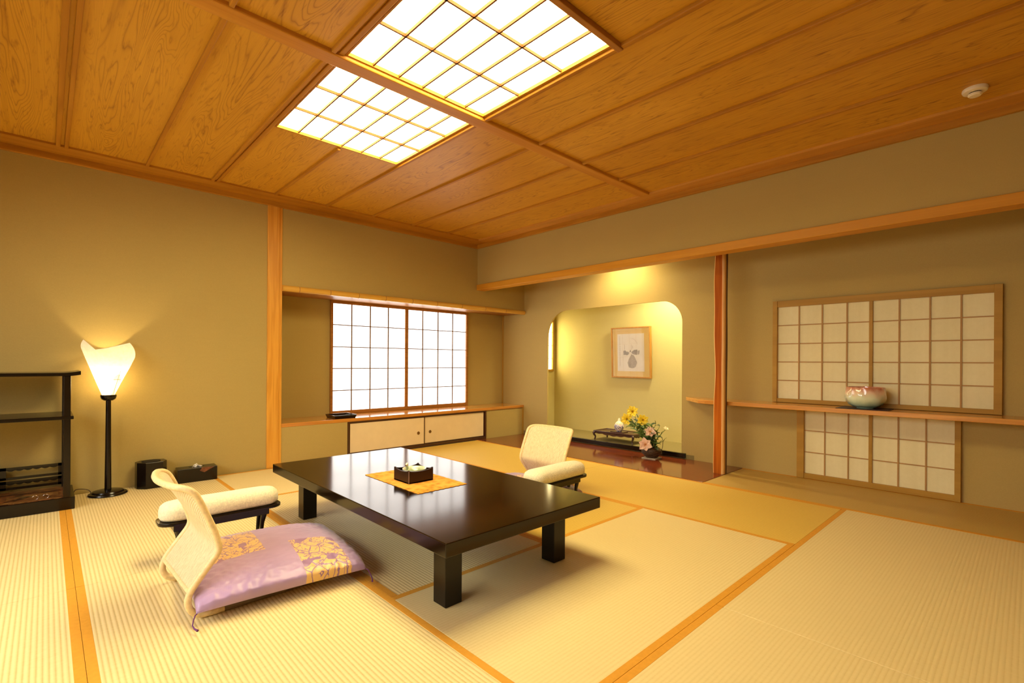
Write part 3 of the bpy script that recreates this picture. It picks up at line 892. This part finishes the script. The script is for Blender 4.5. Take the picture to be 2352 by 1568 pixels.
for px_ in (x1-.041, x0+.041):
    for py_ in (y0+.018, y1-.018):
        w = MB(); w.box((px_-.018, py_-.018, .080), (px_+.018, py_+.018, .878), .003); w.build('post', M['black'], ds, 30)
# top board with upturned ends
n = 16; prof_ = []
top = []; bot = []
for i in range(n+1):
    xx = x1+.026 - i/n*.10; k_ = max(0, (1-i/n)); z = .898+.012*k_**2
    top.append((xx, z)); bot.append((xx, z-.021-.004*k_))
top2 = [(-p[0]+x1+x0, p[1]) for p in top][::-1]; bot2 = [(-p[0]+x1+x0, p[1]) for p in bot][::-1]
w = MB(); w.prism(top+top2+bot2[::-1]+bot[::-1], y0-.004, y1, 0, 'y'); w.build('top_board', M['black'], ds, 30)
w = MB(); w.box((x0-.012, y0-.004, .592), (x1-.008, y1, .614), .003); w.build('middle_shelf', M['black'], ds, 30)
def openwork(z0_, z1_, xo0, xo1, nm):
    w = MB()
    xa, xb = x0+.05, x1-.05
    w.box((xa, y1-.03, z1_-.018), (xb, y1-.018, z1_)); w.box((xa, y1-.03, z0_), (xb, y1-.018, z0_+.016))
    w.box((xo1, y1-.03, z0_), (xb, y1-.018, z1_)); w.box((xa, y1-.03, z0_), (xo0, y1-.018, z1_))
    # scalloped edge
    pts = [(xo0, z1_-.016)]; m_ = 40
    for i in range(m_+1):
        xx = xo0+(xo1-xo0)*i/m_; pts.append((xx, z1_-.018-.009*abs(math.sin(i/m_*PI*6))))
    pts.append((xo1, z1_-.016)); w.prism(pts, y1-.03, y1-.018, 0, 'y')
    w.build('openwork_panel', M['black'], ds, 0)
openwork(.168, .250, .06, .318, 'a'); openwork(.100, .158, .06, .318, 'b')
for hx_ in (.205, .255):
    w = MB(); w.tube([(hx_+.014*math.cos(a*PI/12), -.17, .097+.013*math.sin(a*PI/12)) for a in range(-6, 12)], .0016, 6); w.build('ring_handle', M['steel'], ds, 60)

# ------------------------------------------------------------------ tray on sill
tr = thing('tray', 'flat black lacquer tray on the sill at the lower left window corner', 'tray', (2.236, 4.940, .398), 0, None)
w = MB()
def ringrect(a, b_, z): return [(-a, -b_, z), (a, -b_, z), (a, b_, z), (-a, b_, z)]
L0 = [w.bm.verts.new(p) for p in ringrect(.108, .100, 0)]
L1 = [w.bm.verts.new(p) for p in ringrect(.120, .113, .036)]
L2 = [w.bm.verts.new(p) for p in ringrect(.112, .105, .036)]
L3 = [w.bm.verts.new(p) for p in ringrect(.104, .096, .006)]
w.bm.faces.new(L0[::-1]); w.bm.faces.new(L3)
for A, B in ((L0, L1), (L1, L2), (L2, L3)):
    for i in range(4): w.bm.faces.new((A[i], A[(i+1) % 4], B[(i+1) % 4], B[i]))
w.build('body', M['black'], tr, 30)

# ------------------------------------------------------------------ ceramic bowl and pad on the wall shelf
pad = MB(); pad.prism([(-.135, -.165), (.10, -.165), (.13, -.12), (.13, .165), (-.135, .165)], 0, .004, .001)
po = pad.build('bowl_pad', plain('dark_red_pad', (.035, .008, .006), .5), None, 30); po.location = (4.625, .888, .643)
tag(po, 'thin dark square pad lying on the wall shelf under the ceramic bowl', 'pad')
bo = thing('ceramic_bowl', 'fluted pink and celadon ceramic bowl on the wall shelf', 'bowl', (4.632, .886, .647))
def twist(a, z):
    return 1+.075*abs(math.sin(4*a+z*22))**.7-.05
pf = [(0, 0), (.055, 0), (.058, .007), (.082, .012), (.108, .030), (.126, .058), (.133, .085), (.132, .118), (.126, .146), (.122, .163)]
w = MB(); w.lathe(pf+[(.117, .164), (.117, .150), (.122, .110), (.122, .080), (.10, .034), (0, .022)], 96, fn=twist)
w.build('body', zmix('celadon_pink', [(.05, (.38, .56, .40)), (.50, (.74, .84, .64)), (.76, (.84, .64, .48)), (1.0, (.60, .20, .11))], 0, .165, .12, coat=.8), bo, 60)

# ------------------------------------------------------------------ framed picture in the niche
pc = thing('framed_picture', 'framed ink drawing of a vase hanging on the niche back wall', 'picture', (5.404, 3.492, 1.118))
pc.rotation_euler = (0, math.radians(-2.2), 0)
a, c = .287, .322
w = MB(); f_ = .016
for (ya, yb, za, zb) in ((-a, a, c-f_, c), (-a, a, -c, -c+f_), (-a, -a+f_, -c+f_, c-f_), (a-f_, a, -c+f_, c-f_)):
    w.box((-.036, ya, za), (-.001, yb, zb), .002)
w.build('frame', wood('picture_frame', (.44, .20, .04), (.56, .28, .06), 'z', .4), pc, 30)
w = MB(); w.box((-.022, -a+f_, -c+f_), (-.004, a-f_, c-f_)); w.build('mount', M['mountmat'], pc, 0)
w = MB(); w.box((-.0235, -.196, -.238), (-.0222, .196, .238)); ap = w.build('paper', M['artpaper'], pc, 0)
def ell(cy, cz, ry, rz_, n=20, rot=0):
    return [(cy+ry*math.cos(t_)*math.cos(rot)-rz_*math.sin(t_)*math.sin(rot), cz+ry*math.cos(t_)*math.sin(rot)+rz_*math.sin(t_)*math.cos(rot)) for t_ in [2*PI*i/n for i in range(n)]]
X0 = -.0235
w = MB(); 
w.prism([(.108, .022), (.104, -.034), (.076, -.026), (.060, -.036), (.036, -.030), (.020, -.006), (.040, .012), (.062, .010), (.078, .028)], X0-.0006, X0, 0, 'x')
w.prism([(-.100, .035), (-.092, -.030), (-.045, -.026), (-.012, -.006), (-.020, .014), (-.055, .034)], X0-.0006, X0, 0, 'x')
w.prism([(.018, .004), (.0, .036), (-.010, .010)], X0-.0006, X0, 0, 'x')
w.prism([(.008, -.15), (.030, -.115), (.026, -.16), (.012, -.185)], X0-.0006, X0, 0, 'x')
w.build('ink_leaves', M['ink'], ap, 0)
w = MB()
w.prism([(-.010, -.022), (.030, -.090), (.046, -.130), (.030, -.190), (-.020, -.200), (-.070, -.186), (-.092, -.130), (-.072, -.080), (-.045, -.035)], X0-.0004, X0, 0, 'x')
w.prism([(-.100, .020), (-.130, .028), (-.128, -.020), (-.100, -.028)], X0-.0004, X0, 0, 'x')
for yy, za, zb in ((.089, .03, .10), (-.012, .03, .10), (-.03, .05, .085)): w.box((X0-.0004, yy-.0022, za), (X0, yy+.0022, zb))
P = [(X0, -.005-.10*math.sin(t_), .06+.12*math.cos(t_)) for t_ in [i/12*1.2 for i in range(13)]]
w.tube(P, .0012, 5)
w.build('ink_vase', M['inklight'], ap, 0)
w = MB()
z_ = .20
random.seed(3)
for i in range(15):
    z_ = .205-.026*i
    w.box((X0-.0004, .158-random.uniform(.001, .004), z_-.007), (X0, .158+random.uniform(.001, .005), z_+.006))
    w.box((X0-.0004, .153, z_-.001), (X0, .165, z_+.001))
w.box((X0-.0003, .1575, -.20), (X0, .1590, .21))
w.build('ink_writing', M['inklight'], ap, 0)
def glassmat():
    m, nt, b = newmat('picture_glass'); g = N(nt); out = nt.nodes['Material Output']
    gl = g.n('ShaderNodeBsdfGlossy'); gl.inputs['Roughness'].default_value = .02; tr_ = g.n('ShaderNodeBsdfTransparent'); fr_ = g.n('ShaderNodeFresnel'); fr_.inputs[0].default_value = 1.22; mx = g.n('ShaderNodeMixShader')
    g.L(fr_.outputs[0], mx.inputs[0]); g.L(tr_.outputs[0], mx.inputs[1]); g.L(gl.outputs[0], mx.inputs[2]); g.L(mx.outputs[0], out.inputs[0]); return m
w = MB(); w.box((-.029, -a+f_-.002, -c+f_-.002), (-.0275, a-f_+.002, c-f_+.002)); w.build('glass', glassmat(), pc, 0)

# ------------------------------------------------------------------ carved stand, pad, porcelain
st = thing('carved_stand', 'small carved dark wooden stand inside the niche, left of the flowers', 'stand', (4.985, 3.385, .048))
hx_, hy_ = .135, .275
w = MB(); w.box((-hx_, -hy_, .100), (hx_, hy_, .112), .003)
for s_ in (-1, 1):
    w.tube([(s_*hx_, -hy_, .112), (s_*hx_, hy_, .112)], .006, 8); w.tube([(-hx_, s_*hy_, .112), (hx_, s_*hy_, .112)], .006, 8)
w.build('top', M['karaki'], st, 40)
def apr(L_): 
    pts = [(-L_, .100), (-L_, .082)]
    for i in range(25):
        u = -L_+2*L_*i/24; pts.append((u, .084-.010*abs(math.sin(i/24*PI*5))+.006*math.cos(i/24*2*PI)))
    pts += [(L_, .082), (L_, .100)]; return pts
w = MB()
for s_ in (-1, 1):
    w.prism(apr(hy_-.01), s_*(hx_-.012)-.004, s_*(hx_-.012)+.004, 0, 'x')
    w.prism(apr(hx_-.01), s_*(hy_-.012)-.004, s_*(hy_-.012)+.004, 0, 'y')
w.build('apron', M['karaki'], st, 0)
for sx in (-1, 1):
    for sy in (-1, 1):
        w = MB(); ox, oy = sx*(hx_-.010), sy*(hy_-.012)
        P = [(ox, oy, .105), (ox+sx*.010, oy+sy*.014, .088), (ox+sx*.006, oy+sy*.010, .066), (ox-sx*.002, oy-sy*.004, .045), (ox, oy+sy*.0, .022), (ox+sx*.008, oy+sy*.006, .006)]
        w.tube(P, [.015, .017, .013, .010, .010, .008], 8); w.build('leg', M['karaki'], st, 50)
w = MB(); w.box((-.062, -.085, 0), (.062, .085, .010), .003)
vp = w.build('wooden_plinth', M['karaki'], None, 30); vp.location = (4.965, 3.375, .160); tag(vp, 'thin dark wooden plinth on the carved stand under the porcelain piece', 'plinth')
pot = thing('porcelain_burner', 'small white and blue porcelain incense burner with pointed lid on the carved stand', 'incense burner', (4.965, 3.375, .170))
def blue():
    m, nt, b = newmat('blue_white_porcelain'); g = N(nt)
    v = g.coord(); n = g.noise(v, 45, 2)
    g.L(g.ramp(n, [(.42, (.12, .12, .30)), (.47, (.72, .70, .72)), (.56, (.82, .78, .72)), (.62, (.60, .25, .25)), (.68, (.82, .78, .72))]), b.inputs['Base Color'])
    b.inputs['Roughness'].default_value = .15; b.inputs['Coat Weight'].default_value = .5; return m
w = MB(); w.lathe([(0, 0), (.030, 0), (.034, .006), (.052, .030), (.060, .055), (.056, .078), (.046, .088)], 32); w.build('body', blue(), pot, 50)
w = MB(); w.lathe([(.048, .088), (.046, .096), (.030, .112), (.016, .124), (.014, .132), (.012, .146), (0, .160)], 28); w.build('lid', plain('cream_porcelain', (.85, .80, .62), .2, coat=.5), pot, 50)

# ------------------------------------------------------------------ flower arrangement on the red floor
FX, FY = 4.56, 2.70
vt = MB(); vt.prism([(-.075, -.075), (.075, -.075), (.075, .075), (-.075, .075)], 0, .008, .002)
tv = vt.build('vase_tray', plain('pale_tray', (.55, .50, .42), .3), None, 30); tv.location = (FX, FY, .003); tv.rotation_euler.z = .1
tag(tv, 'thin pale square tray under the flower basket on the red alcove floor', 'tray')
fb = thing('flower_basket', 'dark round woven basket vase holding flowers on the red alcove floor', 'vase', (FX, FY, .011))
w = MB(); w.lathe([(0, 0), (.058, 0), (.062, .008), (.086, .030), (.100, .055), (.098, .080), (.080, .100), (.062, .108), (.054, .106), (.070, .090), (.086, .06), (.05, .02), (0, .02)], 40, fn=lambda a_, z: 1+.02*math.sin(14*a_)*math.sin(z*160)); w.build('body', M['basket'], fb, 50)
w = MB()
for k_ in (0, 1, 2):
    w.tube([(.101*math.cos(i*PI/20), .101*math.sin(i*PI/20), .045+.016*k_+.004*math.sin(i*.9+k_)) for i in range(40)], .0035, 6, closed=True)
w.build('woven_bands', M['basket'], fb, 60)
# basket handle
w = MB(); w.tube([(.02, -.098, .06), (.03, -.108, .12), (.03, -.112, .18), (.02, -.102, .22)], .0028, 6); w.build('handle_twig', M['basket'], fb, 60)

def petal(mb, c, d, up, L_, W_, curl=.35, n=7):
    """petal starting at c, direction d, bent towards -up"""
    d = d.normalized(); s_ = d.cross(up).normalized(); u_ = s_.cross(d).normalized()
    def f(u, v):
        t_ = v; wd = W_*math.sin(PI*min(1, .12+t_*.88))**.8*(u*2-1)
        return c+d*L_*t_*(1-.1*t_)+s_*wd+u_*(L_*(.42*t_-curl*1.6*t_*t_)+abs(u*2-1)**2*W_*.25)
    mb.grid(f, 4, n)
def lily(name, label, cat, base, head, mat_, face, size, npet=6, centre=None, group=None):
    t = thing(name, label, cat, base, 0, group)
    h_ = Vector(head)-Vector(base)
    w = MB(); mid = h_*.5+Vector((0, .01, .01)); w.tube([(0, 0, 0), tuple(mid), tuple(h_)], .003, 6); w.build('stem', M['leaf'], t, 60)
    fc = Vector(face).normalized(); s_ = fc.cross(Vector((0, 0, 1))).normalized(); u_ = s_.cross(fc)
    w = MB()
    for i in range(npet):
        a_ = 2*PI*i/npet+.3; r_ = s_*math.cos(a_)+u_*math.sin(a_)
        petal(w, h_, (r_+fc*.55), fc, size*(1.12 if i % 2 else 1.0), size*.36)
    w.build('petals', mat_, t, 60, solid=.0012)
    w = MB(); 
    for i in range(5):
        a_ = 2*PI*i/5; w.tube([tuple(h_), tuple(h_+fc*size*.45+(s_*math.cos(a_)+u_*math.sin(a_))*size*.18)], [.0016, .003], 5)
    w.build('stamens', centre or M['budwhite'], t, 60)
    return t
B0 = (FX, FY+.01, .10)
G = 'flowers in the dark basket vase'
CAM = (-.83, -.5, .25)
lily('yellow_flower', 'highest yellow flower in the basket arrangement', 'flower', B0, (4.56, 2.93, .462), M['yellow'], (-.8, -.4, .35), .072, 8, plain('yc', (.5, .3, .02)), G)
lily('yellow_flower', 'leftmost and lower yellow flower beside the porcelain piece', 'flower', B0, (4.57, 3.00, .378), M['yellow'], (-.8, -.2, .1), .075, 8, plain('yc2', (.5, .3, .02)), G)
lily('yellow_flower', 'right-hand yellow flower of the three, above the pink blooms', 'flower', B0, (4.55, 2.80, .388), M['yellow'], (-.8, -.5, .1), .070, 8, plain('yc3', (.5, .3, .02)), G)
lily('pink_lily', 'upper pink lily in the middle of the arrangement', 'flower', B0, (4.52, 2.695, .275), M['pink'], (-.7, -.5, .35), .070, 6, plain('pc1', (.8, .5, .1)), G)
lily('pink_lily', 'large lower pink lily hanging in front of the basket', 'flower', B0, (4.47, 2.715, .150), M['pink'], (-.85, -.35, .15), .082, 6, plain('pc2', (.8, .45, .1)), G)
lily('cream_bud', 'small cream bud at the right side of the arrangement', 'flower', B0, (4.56, 2.54, .318), M['budwhite'], (-.3, -.4, .8), .032, 5, None, G)
# greenery
gr = thing('leafy_sprig', 'green leafy stems filling the basket between the flowers', 'foliage', B0)
random.seed(12)
w1 = MB(); w2 = MB()
def leaf(mb, p, d, L_, W_):
    petal(mb, Vector(p), Vector(d), Vector((-.3, -.2, 1)), L_, W_, .25, 6)
for i in range(96):
    ang = random.uniform(0, 2*PI); h_ = random.uniform(.01, .24)
    p = (random.uniform(-.03, .02), random.uniform(-.07, .20*min(1, h_*5)), h_)
    d = (random.uniform(-.8, .5), random.uniform(-.8, .9), random.uniform(-.25, .7))
    leaf(w1 if i % 3 else w2, p, d, random.uniform(.05, .115), random.uniform(.011, .026))
for (y_, z_) in ((-.10, .22), (-.13, .16), (-.06, .25), (-.16, .10), (.2, .26), (.14, .30)):
    w1.tube([(0, 0, 0), (-.01, y_*.5, z_*.6), (-.02, y_, z_)], .002, 5)
    for q in (.5, .75, 1): leaf(w1, (-.02, y_*q, z_*q), (-.2, y_*3+random.uniform(-.4, .4), .6), .06, .008)
gm = w1.build('light_leaves', M['leaf'], gr, 60, solid=.0008); w2.build('dark_leaves', M['leafdark'], gr, 60, solid=.0008)

# ------------------------------------------------------------------ lights
def spot(name, loc, target, e, col, size=.05, ang=100, blend=.6):
    l = bpy.data.lights.new(name, 'SPOT'); l.energy = e; l.color = col; l.shadow_soft_size = size; l.spot_size = math.radians(ang); l.spot_blend = blend
    o = bpy.data.objects.new(name, l); link(o); o.location = loc
    o.rotation_euler = (Vector(target)-Vector(loc)).to_track_quat('-Z', 'Y').to_euler(); return o
al = bpy.data.lights.new('garden_daylight', 'AREA'); al.shape = 'RECTANGLE'; al.size = 3.4; al.size_y = 1.5; al.energy = 88; al.color = (1, .97, .90); al.spread = math.radians(150)
ao = bpy.data.objects.new('garden_daylight', al); link(ao); ao.location = (-1.68, 2.1, 1.25); ao.rotation_euler = Vector((1, 0, -.75)).to_track_quat('-Z', 'Y').to_euler()
spot('alcove_downlight', (4.45, 3.15, 2.33), (4.62, 3.15, 0), 70, (1, .80, .42), .05, 150, .9)
spot('niche_downlight', (5.08, 2.85, 2.12), (5.25, 2.95, 0), 120, (1, .87, .50), .12, 155, .8)

wd = bpy.data.worlds.new('world'); S.world = wd; wd.use_nodes = True
wd.node_tree.nodes['Background'].inputs[0].default_value = (1, .85, .6, 1); wd.node_tree.nodes['Background'].inputs[1].default_value = .02

# ------------------------------------------------------------------ camera
F_PX, HY, TH, ROLL = 1130.0, 830.6, math.radians(46.53), math.radians(.36)
cam = bpy.data.cameras.new('camera'); co = bpy.data.objects.new('camera', cam); link(co)
cam.sensor_width = 36; cam.lens = 36*F_PX/2352; cam.shift_y = (HY-784)/2352; cam.clip_start = .02
fw = Vector((math.cos(TH), math.sin(TH), 0)); rt = Vector((math.sin(TH), -math.cos(TH), 0)); up = Vector((0, 0, 1))
cr_ = rt*math.cos(ROLL)+up*math.sin(ROLL); cu_ = -rt*math.sin(ROLL)+up*math.cos(ROLL)
mt = Matrix((cr_, cu_, -fw)).transposed().to_4x4(); mt.translation = (0, 0, .99)
co.matrix_world = mt
S.camera = co
S.view_settings.view_transform = 'Standard'; S.view_settings.look = 'None'; S.view_settings.gamma = 1; S.view_settings.use_curve_mapping = False
S.view_settings.exposure = 0.08
S.cycles.max_bounces = 10; S.cycles.diffuse_bounces = 6
